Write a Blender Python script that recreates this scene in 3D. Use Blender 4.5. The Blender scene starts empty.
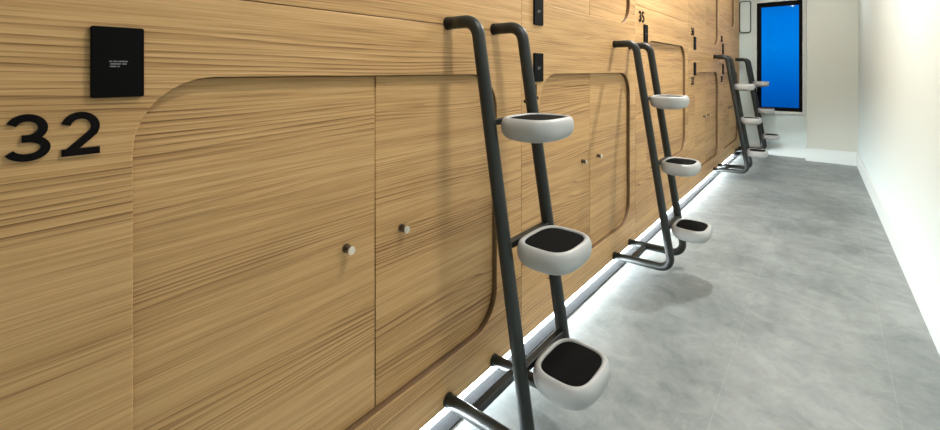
import bpy, bmesh, math, random
from mathutils import Vector
random.seed(4)
SC = bpy.context.scene
COL = SC.collection

# ------------------------------------------------------------------ camera
CAM_X, CAM_H, YAW = 1.2034, 1.45, math.radians(40.365)
cam_d = bpy.data.cameras.new('camera')
cam_d.sensor_width = 36.0
cam_d.lens = 420.0 / 940.0 * 36.0
cam_d.shift_y = -144.0 / 940.0
cam_d.clip_start = 0.02
cam = bpy.data.objects.new('camera', cam_d)
cam.location = (CAM_X, 0, CAM_H)
cam.rotation_euler = (math.pi / 2, 0, YAW)
COL.objects.link(cam)
SC.camera = cam

# ------------------------------------------------------------------ sky outside the window (blue hour)
world = bpy.data.worlds.new('world')
SC.world = world
world.use_nodes = True
wn = world.node_tree.nodes; wl = world.node_tree.links
wn.clear()
w_out = wn.new('ShaderNodeOutputWorld'); w_bg = wn.new('ShaderNodeBackground')
w_tc = wn.new('ShaderNodeTexCoord'); w_sep = wn.new('ShaderNodeSeparateXYZ')
w_map = wn.new('ShaderNodeMapRange'); w_ramp = wn.new('ShaderNodeValToRGB')
w_map.inputs['From Min'].default_value = -0.12
w_map.inputs['From Max'].default_value = 0.20
el = w_ramp.color_ramp.elements
el[0].position = 0.08; el[0].color = (0.0, 0.085, 0.42, 1)
el[1].position = 0.92; el[1].color = (0.004, 0.10, 0.42, 1)
e = w_ramp.color_ramp.elements.new(0.28); e.color = (0.0, 0.15, 0.70, 1)
e = w_ramp.color_ramp.elements.new(0.52); e.color = (0.0, 0.27, 1.0, 1)
e = w_ramp.color_ramp.elements.new(0.70); e.color = (0.0, 0.25, 0.98, 1)
w_bg.inputs['Strength'].default_value = 0.78
wl.new(w_tc.outputs['Generated'], w_sep.inputs[0])
wl.new(w_sep.outputs['Z'], w_map.inputs['Value'])
wl.new(w_map.outputs['Result'], w_ramp.inputs['Fac'])
wl.new(w_ramp.outputs['Color'], w_bg.inputs['Color'])
wl.new(w_bg.outputs[0], w_out.inputs['Surface'])

# ------------------------------------------------------------------ exposure and lamp strengths
SC.view_settings.view_transform = 'Standard'
SC.view_settings.look = 'None'
SC.view_settings.exposure = 0.0
SC.view_settings.gamma = 1.0
SC.view_settings.use_curve_mapping = False
# (x, y, watts, disc size) of the ceiling downlights
DOWNLIGHTS = [(1.08, 1.25, 29, 0.24), (0.50, 3.80, 72, 0.06), (0.70, 5.45, 20, 0.10), (0.80, 7.35, 14, 0.10), (1.40, 7.75, 5, 0.07)]
DL_COL = (1.0, 0.985, 0.955)
CEIL = 3.2
LED_EMIT = 115.0

# ------------------------------------------------------------------ materials
def new_mat(name):
    m = bpy.data.materials.new(name); m.use_nodes = True
    nt = m.node_tree
    return m, nt, nt.nodes['Principled BSDF']

def plain(name, col, rough=0.5, metal=0.0, spec=0.5, bump=0.0, bscale=60, var=0.0, coat=0.0):
    m, nt, b = new_mat(name)
    b.inputs['Roughness'].default_value = rough
    b.inputs['Metallic'].default_value = metal
    b.inputs['Specular IOR Level'].default_value = spec
    b.inputs['Coat Weight'].default_value = coat
    tc = nt.nodes.new('ShaderNodeTexCoord')
    n = nt.nodes.new('ShaderNodeTexNoise'); n.inputs['Scale'].default_value = bscale
    n.inputs['Detail'].default_value = 4
    nt.links.new(tc.outputs['Object'], n.inputs['Vector'])
    mx = nt.nodes.new('ShaderNodeMix'); mx.data_type = 'RGBA'
    mx.inputs['A'].default_value = (col[0] * (1 - var), col[1] * (1 - var), col[2] * (1 - var), 1)
    mx.inputs['B'].default_value = (min(1, col[0] * (1 + var)), min(1, col[1] * (1 + var)), min(1, col[2] * (1 + var)), 1)
    nt.links.new(n.outputs['Fac'], mx.inputs['Factor'])
    nt.links.new(mx.outputs['Result'], b.inputs['Base Color'])
    if bump:
        bp = nt.nodes.new('ShaderNodeBump'); bp.inputs['Strength'].default_value = bump
        bp.inputs['Distance'].default_value = 0.001
        nt.links.new(n.outputs['Fac'], bp.inputs['Height'])
        nt.links.new(bp.outputs['Normal'], b.inputs['Normal'])
    return m

def emit(name, col, s):
    m = bpy.data.materials.new(name); m.use_nodes = True
    nt = m.node_tree; nt.nodes.clear()
    o = nt.nodes.new('ShaderNodeOutputMaterial'); e = nt.nodes.new('ShaderNodeEmission')
    e.inputs[0].default_value = (*col, 1); e.inputs[1].default_value = s
    nt.links.new(e.outputs[0], o.inputs[0])
    return m

def wood(name):
    m, nt, b = new_mat(name)
    N, L = nt.nodes, nt.links
    def math_(op, a, c=None, v=None):
        n = N.new('ShaderNodeMath'); n.operation = op
        for i, s in enumerate((a, c)):
            if s is None: continue
            if isinstance(s, (int, float)): n.inputs[i].default_value = s
            else: L.new(s, n.inputs[i])
        return n.outputs[0]
    tc = N.new('ShaderNodeTexCoord'); sep = N.new('ShaderNodeSeparateXYZ')
    L.new(tc.outputs['Object'], sep.inputs[0])
    at = N.new('ShaderNodeAttribute'); at.attribute_name = 'pid'
    oi = N.new('ShaderNodeObjectInfo')
    seed = math_('ADD', math_('MULTIPLY', at.outputs['Fac'], 3.71), math_('MULTIPLY', oi.outputs['Random'], 17.3))
    X, Y, Z = sep.outputs
    def vec(sy, sz, so=1.0):
        c = N.new('ShaderNodeCombineXYZ')
        L.new(math_('MULTIPLY', seed, so), c.inputs[0])
        L.new(math_('MULTIPLY', Y, sy), c.inputs[1])
        L.new(math_('MULTIPLY', Z, sz), c.inputs[2])
        return c.outputs[0]
    def noise(v, scale=1.0, detail=3, rough=0.5, dist=0.0):
        n = N.new('ShaderNodeTexNoise'); n.inputs['Scale'].default_value = scale
        n.inputs['Detail'].default_value = detail; n.inputs['Roughness'].default_value = rough
        n.inputs['Distortion'].default_value = dist
        L.new(v, n.inputs['Vector']); return n.outputs['Fac']
    # growth rings: broad stretched noise turned into contour lines
    big = noise(vec(0.30, 2.2), 1.0, 2, 0.4)
    ph = math_('ADD', math_('MULTIPLY', big, 21.0), math_('MULTIPLY', Z, 64.0))
    ph = math_('ADD', ph, math_('MULTIPLY', noise(vec(0.4, 11.0, 1.9), 1.0, 2, 0.5), 5.5))
    fr = math_('FRACT', ph)
    ring = math_('POWER', fr, 2.2)
    # how strongly the rings show varies over the sheet
    msk = noise(vec(0.32, 6.5, 2.3), 1.0, 2, 0.5)
    mr = N.new('ShaderNodeMapRange'); mr.inputs['From Min'].default_value = 0.44; mr.inputs['From Max'].default_value = 0.60
    L.new(msk, mr.inputs['Value'])
    ringm = math_('MULTIPLY', ring, math_('ADD', math_('MULTIPLY', mr.outputs[0], 0.92), 0.08))
    fine = noise(vec(3.0, 230.0, 1.7), 1.0, 3, 0.65)
    med = noise(vec(0.7, 42.0, 1.3), 1.0, 3, 0.6)
    tone = noise(vec(0.35, 3.0, 0.7), 1.0, 1, 0.5)
    r1 = N.new('ShaderNodeMapRange'); r1.inputs['From Min'].default_value = 0.35; r1.inputs['From Max'].default_value = 0.68
    L.new(fine, r1.inputs['Value'])
    r2 = N.new('ShaderNodeMapRange'); r2.inputs['From Min'].default_value = 0.36; r2.inputs['From Max'].default_value = 0.66
    L.new(med, r2.inputs['Value'])
    f = math_('ADD', math_('MULTIPLY', r1.outputs[0], 0.40), math_('MULTIPLY', r2.outputs[0], 0.26))
    f = math_('ADD', f, math_('MULTIPLY', ringm, 0.62))
    f = math_('ADD', f, math_('MULTIPLY', math_('SUBTRACT', tone, 0.5), 0.5))
    ramp = N.new('ShaderNodeValToRGB')
    e = ramp.color_ramp.elements
    e[0].position = 0.05; e[0].color = (0.65, 0.405, 0.186, 1)
    e[1].position = 0.95; e[1].color = (0.190, 0.086, 0.028, 1)
    k = ramp.color_ramp.elements.new(0.42); k.color = (0.51, 0.298, 0.120, 1)
    L.new(f, ramp.inputs['Fac'])
    L.new(ramp.outputs['Color'], b.inputs['Base Color'])
    b.inputs['Roughness'].default_value = 0.48
    b.inputs['Specular IOR Level'].default_value = 0.35
    bp = N.new('ShaderNodeBump'); bp.inputs['Strength'].default_value = 0.25; bp.inputs['Distance'].default_value = 0.001
    bp.invert = True
    L.new(f, bp.inputs['Height']); L.new(bp.outputs['Normal'], b.inputs['Normal'])
    return m

def concrete(name):
    m, nt, b = new_mat(name)
    N, L = nt.nodes, nt.links
    tc = N.new('ShaderNodeTexCoord')
    def noise(scale, detail, rough, dist=0.0, off=0.0):
        mp = N.new('ShaderNodeMapping'); mp.inputs['Location'].default_value = (off, off * .7, 0)
        L.new(tc.outputs['Object'], mp.inputs['Vector'])
        n = N.new('ShaderNodeTexNoise'); n.inputs['Scale'].default_value = scale; n.inputs['Detail'].default_value = detail
        n.inputs['Roughness'].default_value = rough; n.inputs['Distortion'].default_value = dist
        L.new(mp.outputs[0], n.inputs['Vector']); return n.outputs['Fac']
    a = noise(1.3, 6, 0.62, 0.3)
    c = noise(8.0, 8, 0.72, 0.5, 3.0)
    mx = N.new('ShaderNodeMix'); mx.data_type = 'FLOAT'; mx.inputs['Factor'].default_value = 0.42
    L.new(a, mx.inputs['A']); L.new(c, mx.inputs['B'])
    ramp = N.new('ShaderNodeValToRGB'); e = ramp.color_ramp.elements
    e[0].position = 0.38; e[0].color = (0.140, 0.166, 0.166, 1)
    e[1].position = 0.62; e[1].color = (0.305, 0.332, 0.330, 1)
    L.new(mx.outputs['Result'], ramp.inputs['Fac'])
    # pale scuffs with sharp outlines
    sc = noise(4.5, 9, 0.78, 0.6, 9.0)
    mr = N.new('ShaderNodeMapRange'); mr.inputs['From Min'].default_value = 0.62; mr.inputs['From Max'].default_value = 0.70
    mr.inputs['To Max'].default_value = 0.35
    L.new(sc, mr.inputs['Value'])
    m2 = N.new('ShaderNodeMix'); m2.data_type = 'RGBA'; m2.inputs['B'].default_value = (0.44, 0.455, 0.445, 1)
    L.new(mr.outputs[0], m2.inputs['Factor']); L.new(ramp.outputs[0], m2.inputs['A'])
    # tile joints
    mp = N.new('ShaderNodeMapping'); mp.inputs['Rotation'].default_value = (0, 0, math.radians(90))
    mp.inputs['Location'].default_value = (3.44, -0.836 + 0.9, 0)
    mp2 = N.new('ShaderNodeSeparateXYZ'); L.new(tc.outputs['Object'], mp2.inputs[0])
    cmb = N.new('ShaderNodeCombineXYZ')
    sx = N.new('ShaderNodeMath'); sx.operation = 'ADD'; sx.inputs[1].default_value = 1.56
    L.new(mp2.outputs['Y'], sx.inputs[0])
    sy = N.new('ShaderNodeMath'); sy.operation = 'ADD'; sy.inputs[1].default_value = 1.0 - 0.036 + 0.0
    L.new(mp2.outputs['X'], sy.inputs[0])
    L.new(sx.outputs[0], cmb.inputs[0]); L.new(sy.outputs[0], cmb.inputs[1])
    br = N.new('ShaderNodeTexBrick')
    br.inputs['Scale'].default_value = 1.0; br.inputs['Brick Width'].default_value = 1.25; br.inputs['Row Height'].default_value = 0.6
    br.inputs['Mortar Size'].default_value = 0.0022; br.inputs['Mortar Smooth'].default_value = 0.3
    br.offset = 0.5
    L.new(cmb.outputs[0], br.inputs['Vector'])
    m3 = N.new('ShaderNodeMix'); m3.data_type = 'RGBA'; m3.inputs['B'].default_value = (0.36, 0.38, 0.37, 1)
    ml = N.new('ShaderNodeMath'); ml.operation = 'MULTIPLY'; ml.inputs[1].default_value = 0.28
    L.new(br.outputs['Fac'], ml.inputs[0]); L.new(ml.outputs[0], m3.inputs['Factor'])
    L.new(m2.outputs['Result'], m3.inputs['A'])
    L.new(m3.outputs['Result'], b.inputs['Base Color'])
    b.inputs['Roughness'].default_value = 0.42
    b.inputs['Specular IOR Level'].default_value = 0.4
    bp = N.new('ShaderNodeBump'); bp.inputs['Strength'].default_value = 0.12; bp.inputs['Distance'].default_value = 0.002
    L.new(sc, bp.inputs['Height']); L.new(bp.outputs['Normal'], b.inputs['Normal'])
    return m

M = {}
M['wood'] = wood('oak_veneer')
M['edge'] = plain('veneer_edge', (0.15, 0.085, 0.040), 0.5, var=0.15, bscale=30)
M['floor'] = concrete('concrete_look_tile')
M['white'] = plain('white_wall_paint', (0.665, 0.76, 0.75), 0.65, bump=0.1, bscale=300, var=0.01)
M['beige'] = plain('warm_grey_wall_paint', (0.58, 0.60, 0.54), 0.65, bump=0.1, bscale=300, var=0.01)
M['trim'] = plain('white_trim_paint', (0.70, 0.75, 0.735), 0.35, var=0.01)
M['ceil'] = plain('ceiling_paint', (0.78, 0.78, 0.76), 0.8, var=0.01)
M['metal'] = plain('charcoal_powder_coat', (0.019, 0.023, 0.022), 0.42, 0.0, 0.4, bump=0.15, bscale=500, var=0.1)
M['cap'] = plain('black_rubber', (0.012, 0.012, 0.012), 0.7, var=0.1)
M['shell'] = plain('pale_grey_moulded_shell', (0.43, 0.44, 0.44), 0.38, bump=0.25, bscale=180, var=0.06)
M['pad'] = plain('black_tread_pad', (0.004, 0.004, 0.004), 0.9, spec=0.1, var=0.1)
M['panel'] = plain('black_glass_plate', (0.003, 0.003, 0.003), 0.55, spec=0.08, var=0.05)
M['print'] = plain('grey_print', (0.25, 0.25, 0.25), 0.6, var=0.05)
M['digit'] = plain('black_acrylic', (0.004, 0.003, 0.003), 0.55, spec=0.1, var=0.05)
M['knobdark'] = plain('aged_brass', (0.16, 0.12, 0.08), 0.35, 0.8, var=0.1)
M['knobface'] = plain('brushed_nickel', (0.74, 0.68, 0.58), 0.32, 0.5, var=0.08, bscale=200)
M['void'] = plain('dark_backing', (0.035, 0.016, 0.012), 0.9, var=0.1)
M['kick'] = plain('white_plinth', (0.75, 0.77, 0.78), 0.5, var=0.02)
M['channel'] = plain('dark_aluminium_channel', (0.010, 0.011, 0.012), 0.8, 0.0, 0.05, var=0.1)
M['blackframe'] = plain('black_window_frame', (0.003, 0.0035, 0.004), 0.6, spec=0.08, var=0.05)
M['led'] = emit('led_light', (0.88, 0.96, 1.0), LED_EMIT)
M['lamp'] = emit('lamp_light', DL_COL, 12.0)
g, nt, b = new_mat('window_glass')
nt.nodes.remove(b)
tr = nt.nodes.new('ShaderNodeBsdfTransparent'); gl = nt.nodes.new('ShaderNodeBsdfGlossy'); gl.inputs['Roughness'].default_value = 0.02
fr = nt.nodes.new('ShaderNodeFresnel'); fr.inputs['IOR'].default_value = 1.05
mx = nt.nodes.new('ShaderNodeMixShader')
nt.links.new(fr.outputs[0], mx.inputs[0]); nt.links.new(tr.outputs[0], mx.inputs[1]); nt.links.new(gl.outputs[0], mx.inputs[2])
nt.links.new(mx.outputs[0], nt.nodes['Material Output'].inputs[0])
M['glass'] = g

# ------------------------------------------------------------------ helpers
def link(name, me, mat, parent=None, smooth=False, loc=None):
    o = bpy.data.objects.new(name, me); COL.objects.link(o)
    if mat is not None:
        for mm in (mat if isinstance(mat, (list, tuple)) else [mat]): me.materials.append(mm)
    if smooth:
        for p in me.polygons: p.use_smooth = True
    if parent is not None: o.parent = parent
    if loc is not None: o.location = loc
    return o

def from_bm(name, bm, mat, parent=None, smooth=False, loc=None):
    me = bpy.data.meshes.new(name); bm.normal_update(); bm.to_mesh(me); bm.free()
    return link(name, me, mat, parent, smooth, loc)

def tag(o, label=None, cat=None, group=None, kind=None):
    if label: o['label'] = label
    if cat: o['category'] = cat
    if group: o['group'] = group
    if kind: o['kind'] = kind
    return o

def empty(name, loc):
    o = bpy.data.objects.new(name, None); o.location = loc; o.empty_display_size = 0.1
    COL.objects.link(o); return o

def copy_tree(o, parent=None):
    c = o.copy(); COL.objects.link(c); c.parent = parent
    for ch in list(o.children): copy_tree(ch, c)
    return c

def box(bm, x0, x1, y0, y1, z0, z1, bev=0.0):
    r = bmesh.ops.create_cube(bm, size=1.0)
    vs = r['verts']
    for v in vs:
        v.co = Vector((x0 + (v.co.x + .5) * (x1 - x0), y0 + (v.co.y + .5) * (y1 - y0), z0 + (v.co.z + .5) * (z1 - z0)))
    if bev:
        es = list({e for v in vs for e in v.link_edges})
        bmesh.ops.bevel(bm, geom=es, offset=bev, segments=2, affect='EDGES', profile=0.7)

def rrect(y0, y1, z0, z1, r, corners='abcd', n=14):
    """closed outline, corners: a=y0z0 b=y1z0 c=y1z1 d=y0z1 rounded when listed"""
    pts = []
    for key, cy, cz, a0, sy, sz in (('a', y0, z0, 180, 1, 1), ('b', y1, z0, 270, -1, 1), ('c', y1, z1, 0, -1, -1), ('d', y0, z1, 90, 1, -1)):
        if key in corners and r > 0:
            for i in range(n + 1):
                a = math.radians(a0 + 90 * i / n)
                pts.append((cy + sy * r + r * math.cos(a), cz + sz * r + r * math.sin(a)))
        else:
            pts.append((cy, cz))
    return pts

def sheet_mesh(name, loops, x_front, x_back, bevel=0.0):
    """filled outline(s) in the Y-Z plane (later loops are holes) given a thickness along X"""
    cu = bpy.data.curves.new(name, 'CURVE'); cu.dimensions = '2D'; cu.fill_mode = 'BOTH'
    th = abs(x_front - x_back)
    cu.extrude = th / 2 - bevel; cu.bevel_depth = bevel; cu.bevel_resolution = 1; cu.offset = -bevel
    for lp in loops:
        s = cu.splines.new('POLY'); s.points.add(len(lp) - 1)
        for i, (y, z) in enumerate(lp): s.points[i].co = (y, z, 0, 1)
        s.use_cyclic_u = True
    ob = bpy.data.objects.new(name, cu); COL.objects.link(ob)
    dg = bpy.context.evaluated_depsgraph_get()
    me = bpy.data.meshes.new_from_object(ob.evaluated_get(dg))
    bpy.data.objects.remove(ob); bpy.data.curves.remove(cu)
    xm = (x_front + x_back) / 2
    for v in me.vertices:
        a, b_, c = v.co
        v.co = (xm + c, a, b_)
    return me

def set_pid(me, val):
    at = me.attributes.new('pid', 'FLOAT', 'FACE')
    for d in at.data: d.value = val

def join_meshes(name, meshes):
    bm = bmesh.new()
    for me in meshes: bm.from_mesh(me)
    out = bpy.data.meshes.new(name); bm.to_mesh(out); bm.free()
    for me in meshes: bpy.data.meshes.remove(me)
    return out

def tube(bm, pts, r, seg=20, cap=True):
    """sweep a circle along a list of points lying in a plane of constant Y"""
    P = [Vector(p) for p in pts]
    rings = []
    for i, p in enumerate(P):
        t = (P[min(i + 1, len(P) - 1)] - P[max(i - 1, 0)]).normalized()
        side = Vector((0, 1, 0)) if abs(t.y) < 0.9 else Vector((0, 0, 1))
        up = side.cross(t).normalized(); side = t.cross(up).normalized()
        rings.append([bm.verts.new(p + r * (math.cos(2 * math.pi * k / seg) * side + math.sin(2 * math.pi * k / seg) * up)) for k in range(seg)])
    for a, b_ in zip(rings, rings[1:]):
        for k in range(seg):
            f = bm.faces.new((a[k], a[(k + 1) % seg], b_[(k + 1) % seg], b_[k])); f.smooth = True
    if cap:
        bm.faces.new(list(reversed(rings[0]))); bm.faces.new(rings[-1])
    bmesh.ops.recalc_face_normals(bm, faces=bm.faces[:])

def fillet(path, radii, n=10):
    """round the corners of a polyline"""
    out = [Vector(path[0])]
    for i in range(1, len(path) - 1):
        a, p, c = Vector(path[i - 1]), Vector(path[i]), Vector(path[i + 1]); r = radii[i - 1]
        d1 = (a - p).normalized(); d2 = (c - p).normalized()
        ang = d1.angle(d2); t = r / math.tan(ang / 2)
        s, e_ = p + d1 * t, p + d2 * t
        bis = (d1 + d2).normalized(); cen = p + bis * (r / math.sin(ang / 2))
        v0, v1 = s - cen, e_ - cen; tot = v0.angle(v1)
        for k in range(n + 1):
            f = k / n
            out.append(cen + (v0 * math.sin((1 - f) * tot) + v1 * math.sin(f * tot)) / math.sin(tot))
    out.append(Vector(path[-1]))
    return out

# ------------------------------------------------------------------ room shell
YB, YE, YP = -1.6, 8.92, 8.715          # wall behind, window wall, pier face
def right_x(y): return 1.656 - (y - 3.187) * 0.0165
bm = bmesh.new()
box(bm, -0.30, 1.95, YB - 0.1, YE + 0.15, -0.1, 0.0)
tag(from_bm('floor', bm, M['floor']), kind='structure')
bm = bmesh.new()
box(bm, -0.30, 1.95, YB - 0.1, YE + 0.15, CEIL, CEIL + 0.1)
tag(from_bm('ceiling', bm, M['ceil']), kind='structure')
# right wall (runs a hair out of parallel)
def skew_box(name, off0, off1, z0, z1, y0, y1, mat, bev=0):
    bm = bmesh.new(); box(bm, 0, 1, y0, y1, z0, z1)
    for v in bm.verts: v.co.x = right_x(v.co.y) + (off0 if v.co.x < 0.5 else off1)
    if bev: bmesh.ops.bevel(bm, geom=[e for e in bm.edges if all(abs(v.co.z - z1) < 1e-4 and v.co.x < right_x(v.co.y) + (off0 + off1) / 2 for v in e.verts)], offset=bev, segments=3, affect='EDGES')
    return tag(from_bm(name, bm, mat), kind='structure')
skew_box('wall_right', 0.0, 0.12, 0, CEIL, YB, YE + 0.12, M['white'])
skew_box('baseboard_right', -0.016, 0.0, 0, 0.205, YB, YP, M['trim'], 0.006)
# wall behind the camera
bm = bmesh.new(); box(bm, -0.30, 1.95, YB - 0.1, YB, 0, CEIL)
tag(from_bm('wall_back', bm, M['white']), kind='structure')
# window wall with its opening
WX0, WX1, WZ0, WZ1 = 0.262, 0.892, 0.765, 2.64
bm = bmesh.new()
box(bm, -0.30, WX0, YE, YE + 0.14, 0, CEIL)
box(bm, WX1, 0.96, YE, YE + 0.14, 0, CEIL)
box(bm, WX0, WX1, YE, YE + 0.14, 0, WZ0)
box(bm, WX0, WX1, YE, YE + 0.14, WZ1, CEIL)
tag(from_bm('wall_front', bm, M['white']), kind='structure')
bm = bmesh.new(); box(bm, 0.955, 1.95, YP, YE + 0.14, 0, CEIL)
tag(from_bm('wall_pier', bm, M['beige']), kind='structure')
bm = bmesh.new()
box(bm, 0.05, 0.955, YE - 0.016, YE, 0, 0.205)
tag(from_bm('baseboard_front', bm, M['trim']), kind='structure')
bm = bmesh.new()
box(bm, 0.939, right_x(YP) - 0.016, YP - 0.016, YP, 0, 0.205)
box(bm, 0.939, 0.955, YP, YE - 0.016, 0, 0.205)
tag(from_bm('baseboard_pier', bm, M['trim']), kind='structure')
# window
bm = bmesh.new()
fw = 0.062
box(bm, WX0, WX0 + fw, YE - 0.012, YE + 0.06, WZ0, WZ1, 0.003)
box(bm, WX1 - fw * 0.75, WX1, YE - 0.012, YE + 0.06, WZ0, WZ1, 0.003)
box(bm, WX0 + fw, WX1 - fw * 0.75, YE - 0.012, YE + 0.06, WZ0, WZ0 + 0.06, 0.003)
box(bm, WX0 + fw, WX1 - fw * 0.75, YE - 0.012, YE + 0.06, WZ1 - 0.075, WZ1, 0.003)
win = tag(from_bm('window_1', bm, M['blackframe']), kind='structure')
bm = bmesh.new(); box(bm, WX0 + fw - .005, WX1 - fw * .75 + .005, YE + 0.02, YE + 0.026, WZ0 + .055, WZ1 - .07)
from_bm('window_pane', bm, M['glass'], win)
bm = bmesh.new(); box(bm, WX0 - 0.03, WX1 + 0.02, YE - 0.03, YE, WZ0 - 0.045, WZ0 - 0.002, 0.004)
from_bm('window_sill', bm, M['trim'], win)
bm = bmesh.new()
box(bm, WX1 + 0.004, WX1 + 0.05, YE - 0.012, YE, WZ0 - 0.045, WZ1 + 0.04, 0.002)
box(bm, WX0 - 0.045, WX0 - 0.004, YE - 0.012, YE, WZ0 - 0.045, WZ1 + 0.04, 0.002)
box(bm, WX0 - 0.004, WX1 + 0.004, YE - 0.012, YE, WZ1 + 0.002, WZ1 + 0.04, 0.002)
from_bm('window_casing', bm, M['trim'], win)

# ------------------------------------------------------------------ pod wall (wood), openings cut through
PITCH = 1.78
OY0, OY1, OZ0, OZ1, RAD = 0.2316, 1.615, 0.249, 1.434, 0.17
UP0, UP1 = 1.822, 3.007
PB = 0.057                               # bottom edge of the wood above the light recess
PT = 0.03                                # sheet thickness
def hole(k, z0, z1, dy0=0, dy1=0): return (OY0 + k * PITCH + dy0, OY1 + k * PITCH + dy1, z0, z1)
H = {}                                   # openings by bay
H['l1'] = hole(0, OZ0, OZ1); H['u1'] = hole(0, UP0, UP1)
H['l2'] = hole(1, OZ0, OZ1); H['u2'] = hole(1, UP0, UP1)
H['m3'] = hole(2, 0.57, 1.722, 0, -0.05)
H['l4'] = hole(3, OZ0, OZ1); H['u4'] = hole(3, UP0, UP1)
H['l5'] = hole(4, OZ0, OZ1); H['u5'] = (7.36, 8.33, 2.19, 3.007)
seams = [YB, 1.827, 3.524, 5.25, 7.06, YE]
g = 0.0012
sheets = []
def sheet(y0, y1, z0, z1, holes, pid):
    me = sheet_mesh('sheet', [rrect(y0 + g, y1 - g, z0, z1, 0)] + [rrect(*H[h], RAD if h != 'u5' else 0.13) for h in holes], 0.0, -PT, 0.0022)
    set_pid(me, pid); sheets.append(me)
sheet(seams[0], seams[1], PB, 1.642 - g, ['l1'], 0.3)
sheet(seams[0], seams[1], 1.642 + g, CEIL - .001, ['u1'], 1.2)
sheet(seams[1], seams[2], PB, CEIL - .001, ['l2', 'u2'], 2.1)
sheet(seams[2], seams[3], PB, 2.0 - g, ['m3'], 3.3)
sheet(seams[2], seams[3], 2.0 + g, CEIL - .001, [], 4.6)
sheet(seams[3], seams[4], PB, CEIL - .001, ['l4', 'u4'], 5.2)
sheet(seams[4], seams[5] - .001, PB, CEIL - .001, ['l5', 'u5'], 6.9)
me = join_meshes('wall_left', sheets)
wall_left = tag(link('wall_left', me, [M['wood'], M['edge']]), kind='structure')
for p in me.polygons:                    # cut edges of the openings get a darker brown than the sheet faces
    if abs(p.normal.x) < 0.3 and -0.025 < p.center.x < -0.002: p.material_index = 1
bm = bmesh.new(); box(bm, -0.16, -0.13, YB, YE, 0, CEIL)
tag(from_bm('wall_left_backing', bm, M['void']), kind='structure')
bm = bmesh.new(); box(bm, -0.085, -0.06, YB, YE, 0, PB + 0.04); box(bm, -0.06, -PT, YB, YE, PB + 0.01, PB + 0.03)
tag(from_bm('trim_plinth', bm, M['kick']), kind='structure')
bm = bmesh.new(); box(bm, -0.019, 0.043, YB, YE - .02, 0.0, 0.005, 0.001)
tag(from_bm('trim_floor_channel', bm, M['channel']), kind='structure')
# light strip in the recess under the wood
bm = bmesh.new(); box(bm, -0.06, -0.047, YB + .02, YE - .45, 0.020, 0.050)
led = tag(from_bm('light_strip', bm, M['led']), 'glowing white strip light along the recess under the wood wall', 'light strip')

# ------------------------------------------------------------------ pod doors
GAP = 0.0022
def knob_at(y, z, parent):
    bm = bmesh.new()
    tube(bm, [(-0.025, y, z), (-0.020, y, z)], 0.0145, 20)
    tube(bm, [(-0.020, y, z), (-0.008, y, z)], 0.0095, 20)
    tube(bm, [(-0.008, y, z), (0.0055, y, z)], 0.0130, 24)
    k = from_bm('knob', bm, M['knobdark'], parent)
    bm = bmesh.new()
    tube(bm, [(0.0055, y, z), (0.0085, y, z), (0.0095, y, z)], 0.0134, 24)
    f = from_bm('knob_face', bm, M['knobface'], k)
    f['label'] = 'pale nickel knob face'
    return k

def make_leaf(side, h, label, group, knob=True, z_knob=0.857):
    y0, y1, z0, z1 = h; yc = (y0 + y1) / 2; r = 0.17 if y1 - y0 > 1.1 else 0.13
    if side == 'left': o = rrect(y0 + GAP, yc - 0.0026, z0 + GAP, z1 - GAP, r - GAP, 'ad')
    elif side == 'right': o = rrect(yc + 0.0026, y1 - GAP, z0 + GAP, z1 - GAP, r - GAP, 'bc')
    else: o = rrect(y0 + GAP, y1 - GAP, z0 + GAP, z1 - GAP, r - GAP)
    # thing's base: lower middle of the opening
    me = sheet_mesh('door_panel', [[(a - yc, b_ - z0) for a, b_ in o]], -0.025, -0.045, 0.0012)
    set_pid(me, random.random() * 5)
    root = empty('pod_hatch', (0, yc, z0))
    tag(root, label, 'door', group, 'thing')
    link('door_panel', me, M['wood'], root)
    if knob: knob_at(-0.12 if side == 'left' else 0.12, z_knob - z0, root)
    return root
GL = 'lower pod doors'; GU = 'upper pod doors'
make_leaf('left', H['l1'], 'left oak leaf of the large nearest pod door, right of the number 32', GL)
make_leaf('right', H['l1'], 'right oak leaf of the large nearest pod door, behind the nearest ladder', GL)
a = make_leaf('left', H['l2'], 'left oak leaf of the second lower pod door, seen beyond the nearest ladder steps', GL)
b2 = make_leaf('right', H['l2'], 'right oak leaf of the second lower pod door, crossed by the second ladder shadow', GL)
make_leaf('single', H['m3'], 'raised single oak pod door below the number 35, behind the second ladder', 'raised pod doors', knob=False)
for k, (la, lb) in {2: ('left oak leaf of the lower pod door just before the third ladder', 'right oak leaf of the lower pod door beside the third ladder hooks'),
                    3: ('left oak leaf of the farthest lower pod door, behind the third ladder', 'right oak leaf of the farthest lower pod door, next to the window wall')}.items():
    for src, lab in ((a, la), (b2, lb)):
        c = copy_tree(src); c.location.y = src.location.y + k * PITCH; tag(c, lab)
ua = make_leaf('left', H['u2'], 'left oak leaf of the upper pod door above the nearest ladder top', GU, knob=False)
ub = make_leaf('right', H['u2'], 'right oak leaf of the upper pod door left of the number 35', GU, knob=False)
for k, (la, lb) in {-1: ('left oak leaf of the nearest upper pod door, above the frame', 'right oak leaf of the nearest upper pod door, above the frame'),
                    2: ('left oak leaf of the far upper pod door right of the number 35', 'right oak leaf of the far upper pod door above the third ladder')}.items():
    for src, lab in ((ua, la), (ub, lb)):
        c = copy_tree(src); c.location.y = src.location.y + k * PITCH; tag(c, lab)
make_leaf('single', H['u5'], 'small farthest upper oak pod door set high beside the window wall', GU, knob=False)

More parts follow.
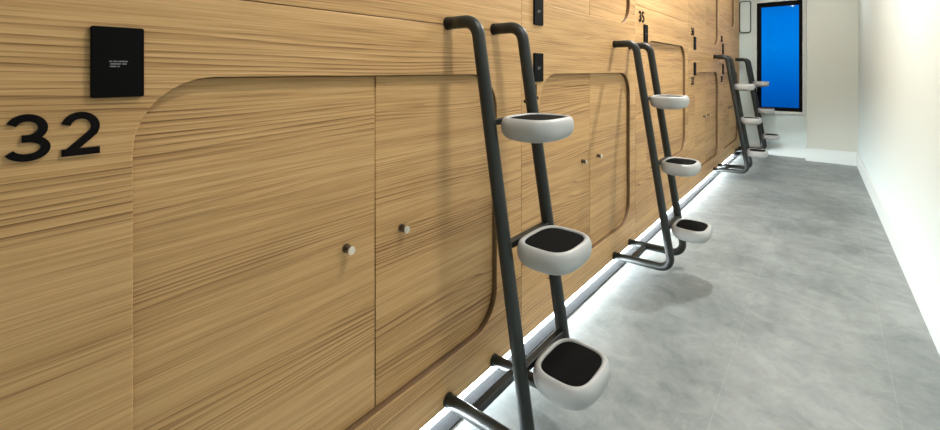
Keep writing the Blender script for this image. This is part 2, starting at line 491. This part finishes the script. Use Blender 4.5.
# ------------------------------------------------------------------ numbers
def arc(cx, cy, rx, ry, a0, a1, n=18):
    return [(cx + rx * math.cos(math.radians(a0 + (a1 - a0) * i / n)), cy + ry * math.sin(math.radians(a0 + (a1 - a0) * i / n))) for i in range(n + 1)]
GLYPH = {
 '1': [[(.12, .80), (.40, .935), (.40, 0)]],
 '2': [arc(.345, .655, .255, .267, 168, -32, 20) + [(.13, .078)], [(.02, .078), (.68, .078)]],
 '3': [[(.05, .93), (.60, .93)], [(.60, .93), (.30, .60)], arc(.33, .325, .275, .258, 88, -142, 22)],
 '4': [[(.46, .0), (.46, .96), (.04, .27), (.70, .27)]],
 '5': [[(.60, .93), (.16, .93), (.12, .56)], arc(.32, .325, .28, .258, 125, -145, 22)],
 '6': [arc(.36, .325, .265, .258, 0, 360, 28), arc(.62, .36, .52, .575, 178, 95, 14)],
 '7': [[(.05, .93), (.62, .93), (.24, 0)]],
 '8': [arc(.34, .71, .22, .222, 0, 360, 26), arc(.34, .29, .27, .225, 0, 360, 26)],
 '9': [arc(.34, .675, .265, .258, 0, 360, 28), arc(.08, .64, .52, .575, -2, -85, 14)],
}
GLYPH['3'] = [arc(.32, .705, .245, .228, 160, -88, 20) + [(.24, .478)], arc(.32, .272, .285, .206, 92, -158, 22)]
def ribbon(bm, pts, w, x0, x1, sc, oy, oz):
    P = [Vector((p[0], p[1])) for p in pts]
    Q = [P[0]]
    for p in P[1:]:
        if (p - Q[-1]).length > 1e-4: Q.append(p)
    closed = (Q[0] - Q[-1]).length < 1e-3
    L, R = [], []
    n = len(Q)
    for i, p in enumerate(Q):
        if closed and i in (0, n - 1): d1 = (Q[-1] - Q[-2]).normalized(); d2 = (Q[1] - Q[0]).normalized()
        else:
            d1 = (Q[i] - Q[i - 1]).normalized() if i > 0 else (Q[1] - Q[0]).normalized()
            d2 = (Q[i + 1] - Q[i]).normalized() if i < n - 1 else d1
        nrm = (Vector((-d1.y, d1.x)) + Vector((-d2.y, d2.x))).normalized()
        k = min(1.8, 1 / max(0.3, nrm.dot(Vector((-d1.y, d1.x)))))
        L.append(p + nrm * w / 2 * k); R.append(p - nrm * w / 2 * k)
    def V(q, x): return bm.verts.new((x, oy + q.x * sc, oz + q.y * sc))
    A = [V(q, x1) for q in L]; B = [V(q, x1) for q in R]; C_ = [V(q, x0) for q in L]; D_ = [V(q, x0) for q in R]
    for i in range(n - 1):
        bm.faces.new((A[i], B[i], B[i + 1], A[i + 1]))
        bm.faces.new((A[i], A[i + 1], C_[i + 1], C_[i]))
        bm.faces.new((B[i], D_[i], D_[i + 1], B[i + 1]))
        bm.faces.new((C_[i], C_[i + 1], D_[i + 1], D_[i]))
    bm.faces.new((A[0], C_[0], D_[0], B[0])); bm.faces.new((A[-1], B[-1], D_[-1], C_[-1]))
def number(txt, y, z, label):
    root = empty('pod_number', (0, y, z)); tag(root, label, 'number', 'black pod numbers on the wood wall')
    oy = 0
    for ch in txt:
        bm = bmesh.new()
        for si, st in enumerate(GLYPH[ch]): ribbon(bm, st, 0.158, 0.0, 0.005 + 0.0004 * si, 0.091, oy, 0)
        bmesh.ops.recalc_face_normals(bm, faces=bm.faces[:])
        from_bm('digit', bm, M['digit'], root)
        oy += 0.076
    return root
NUM_Y = 0.036
number('32', NUM_Y, 1.273, 'large black raised number 32 on the wood at the left edge')
number('34', NUM_Y + PITCH + 0.03, 1.280, 'black pod number mostly hidden behind the far rail of the nearest ladder')
number('35', NUM_Y + 2 * PITCH, 1.866, 'small black number 35 above a black plate, right of the second ladder top')
number('36', NUM_Y + 3 * PITCH, 1.868, 'tiny black number above the upper of two plates between second and third ladders')
number('37', NUM_Y + 3 * PITCH, 1.285, 'tiny black number below the lower of two plates between second and third ladders')
number('38', NUM_Y + 4 * PITCH, 1.885, 'tiny black number above the farthest upper plate, over the third ladder hook')
number('39', NUM_Y + 4 * PITCH, 1.285, 'tiny black number below the farthest lower plate, beside the third ladder rail')

# ------------------------------------------------------------------ card reader plates
def make_plate(y, z, label):
    root = empty('card_reader', (0, y, z)); tag(root, label, 'card reader', 'black card reader plates')
    me = sheet_mesh('face_plate', [rrect(-0.0457, 0.0457, 0, 0.155, 0.004, n=4)], 0.011, 0.0, 0.001)
    link('face_plate', me, M['panel'], root)
    bm = bmesh.new()
    for zz, segs in ((0.078, ((-.016, -.011), (-.009, -.002), (0.0, .016))), (0.0725, ((-.014, .004), (.006, .014))), (0.067, ((-.015, -.004), (-.002, .002)))):
        for s0, s1 in segs: box(bm, 0.011, 0.0114, s0, s1, zz, zz + 0.0022)
    from_bm('printed_text', bm, M['print'], root)
    return root
p0 = make_plate(0.2042, 1.392, 'large black square plate above and right of the number 32')
PLY = 0.2042
for y, z, lab in ((PLY + PITCH, 1.392, 'narrow black plate just right of the nearest ladder far hook'),
                  (PLY + PITCH, 1.700, 'narrow black plate cut by the top edge above the nearest ladder'),
                  (PLY + 2 * PITCH, 1.697, 'small black plate directly under the number 35'),
                  (PLY + 3 * PITCH, 1.702, 'upper of the two tiny black plates between the second and third ladders'),
                  (PLY + 3 * PITCH, 1.398, 'lower of the two tiny black plates between the second and third ladders'),
                  (PLY + 4 * PITCH, 1.705, 'upper of the two farthest black plates, at the third ladder hook'),
                  (PLY + 4 * PITCH, 1.398, 'lower of the two farthest black plates, beside the third ladder')):
    c = copy_tree(p0); c.location = (0, y, z); tag(c, lab)

# ------------------------------------------------------------------ ladders
TR = 0.0260
def rail_x(z): return 0.257 + 0.162 * (1.03 - z)
def squircle(hx, hy, n=3.0, seg=56):
    out = []
    for k in range(seg):
        a = 2 * math.pi * k / seg; c, s = math.cos(a), math.sin(a)
        out.append((hx * math.copysign(abs(c) ** (2 / n), c), hy * math.copysign(abs(s) ** (2 / n), s)))
    return out
def make_step(x, y, z, parent):
    HX, HY = 0.118, 0.143
    bm = bmesh.new(); rings = []
    def ring(ins, dz, n=3.0, cx=0.0):
        rings.append([bm.verts.new((x + cx + px, y + py, z + dz)) for px, py in squircle(HX - ins, HY - ins, n)])
    ring(0.0295, 0.003, 3.4); ring(0.0275, 0.0145, 3.4); ring(0.024, 0.0175, 3.3); ring(0.016, 0.0180, 3.2); ring(0.008, 0.012, 3.1)
    ring(0.0025, 0.002); ring(0.0, -0.012); ring(0.0005, -0.030); ring(0.005, -0.046, 2.9); ring(0.015, -0.059, 2.8)
    ring(0.034, -0.067, 2.6); ring(0.060, -0.073, 2.4); ring(0.090, -0.076, 2.2)
    for a_, b_ in zip(rings, rings[1:]):
        m_ = len(a_)
        for k in range(m_):
            f = bm.faces.new((a_[k], a_[(k + 1) % m_], b_[(k + 1) % m_], b_[k])); f.smooth = True
    bm.faces.new(rings[0]); bm.faces.new(rings[-1])
    bmesh.ops.recalc_face_normals(bm, faces=bm.faces[:])
    st = from_bm('step', bm, M['shell'], parent); st['label'] = 'pale grey rounded step shell with black top'
    bm = bmesh.new(); r2 = []
    for ins, dz in ((0.0300, 0.004), (0.0290, 0.0125), (0.034, 0.0145)):
        r2.append([bm.verts.new((x + px, y + py, z + dz)) for px, py in squircle(HX - ins, HY - ins, 3.4)])
    for a_, b_ in zip(r2, r2[1:]):
        m_ = len(a_)
        for k in range(m_): bm.faces.new((a_[k], a_[(k + 1) % m_], b_[(k + 1) % m_], b_[k]))
    bm.faces.new(r2[0]); bm.faces.new(r2[-1])
    bmesh.ops.recalc_face_normals(bm, faces=bm.faces[:])
    pd = from_bm('tread_pad', bm, M['pad'], st); pd['label'] = 'black tread pad'
    return st
STEP_Z = (1.260, 0.806, 0.375)
def make_ladder(y, label):
    root = empty('ladder', (0, y, 0)); tag(root, label, 'ladder', 'charcoal ladders leaning on the wood wall')
    ztop, zbot = 1.648, 0.083
    for s in (-0.158, 0.158):
        path = fillet([(0.0005, s, ztop), (rail_x(ztop), s, ztop), (rail_x(zbot) - 0.008, s, zbot + 0.018), (0.0005, s, zbot)], (0.070, 0.075), 12)
        bm = bmesh.new(); tube(bm, path, TR, 24)
        r = from_bm('rail', bm, M['metal'], root)
        for zz in (ztop, zbot):
            bm = bmesh.new(); tube(bm, [(0.0, s, zz), (0.0135, s, zz), (0.015, s, zz)], TR + 0.0012, 24)
            c = from_bm('end_cap', bm, M['cap'], r); c['label'] = 'black rubber end cap'
    for z in STEP_Z:
        bm = bmesh.new(); x = rail_x(z)
        box(bm, x - 0.014, x + 0.014, -0.158, 0.158, z - 0.020, z + 0.004, 0.004)
        box(bm, x + 0.012, x + 0.045, -0.075, 0.075, z - 0.022, z - 0.004, 0.003)
        from_bm('crossbar', bm, M['metal'], root)
        make_step(x + 0.013 + 0.116, -0.018, z - 0.004, root)
    bm = bmesh.new(); box(bm, 0.105, 0.140, -0.158, 0.158, zbot - 0.017, zbot + 0.013, 0.004)
    from_bm('crossbar', bm, M['metal'], root)
    return root
LY = 1.430
l0 = make_ladder(LY, 'nearest and largest charcoal ladder with three pale padded steps, cut by the bottom edge')
for k, lab in ((1, 'second charcoal ladder, standing complete on two bent feet in mid corridor'),
               (3, 'third charcoal ladder, just in front of the last ladder near the window'),
               (4, 'farthest charcoal ladder, partly hidden behind the third, steps against the blue window')):
    c = copy_tree(l0); c.location.y = LY + k * PITCH + {1: 0.01, 3: 0.04, 4: 0.09}[k]; tag(c, lab)

# ------------------------------------------------------------------ small framed panel on the window wall
root = empty('wall_cabinet', (0.095, YE, 2.14)); tag(root, 'slim pale panel with dark rounded outline high left of the window', 'panel')
bm = bmesh.new()
me = sheet_mesh('cabinet_face', [rrect(-0.085, 0.075, 0.0, 0.55, 0.035, n=6)], 0.0, -0.02, 0.001)
for v in me.vertices: v.co = (v.co.y, v.co.x - 0.0, v.co.z)
link('panel_face', me, M['white'], root)
me = sheet_mesh('rim', [rrect(-0.092, 0.082, -0.010, 0.558, 0.042, n=6), rrect(-0.082, 0.072, 0.004, 0.546, 0.034, n=6)], 0.0, -0.028, 0.001)
for v in me.vertices: v.co = (v.co.y, v.co.x - 0.0, v.co.z)
link('rim', me, M['channel'], root)

# ------------------------------------------------------------------ ceiling downlights
for i, (x, y, w, dsz) in enumerate(DOWNLIGHTS):
    root = empty('ceiling_light', (x, y, CEIL)); tag(root, 'round white recessed ceiling downlight above the wood wall', 'ceiling light', 'ceiling downlights')
    bm = bmesh.new(); q = dsz / 2 - 0.06
    prof = ((0.062, -0.004), (0.067, -0.010), (0.079, -0.010), (0.083, -0.004), (0.083, 0.0))
    rr = [[bm.verts.new(((r + q) * math.cos(2 * math.pi * k / 32), (r + q) * math.sin(2 * math.pi * k / 32), z)) for k in range(32)] for r, z in prof]
    for a_, b_ in zip(rr, rr[1:]):
        for k in range(32): bm.faces.new((a_[k], a_[(k + 1) % 32], b_[(k + 1) % 32], b_[k]))
    from_bm('bezel', bm, M['trim'], root)
    bm = bmesh.new(); bmesh.ops.create_circle(bm, cap_ends=True, segments=32, radius=0.063 + q)
    for v in bm.verts: v.co.z = -0.004
    from_bm('diffuser', bm, M['lamp'], root)
    ld = bpy.data.lights.new('downlight', 'AREA'); ld.shape = 'DISK'; ld.size = dsz; ld.energy = w; ld.color = DL_COL
    lo = bpy.data.objects.new('downlight', ld); lo.location = (0, 0, -0.014); lo.parent = root; COL.objects.link(lo)
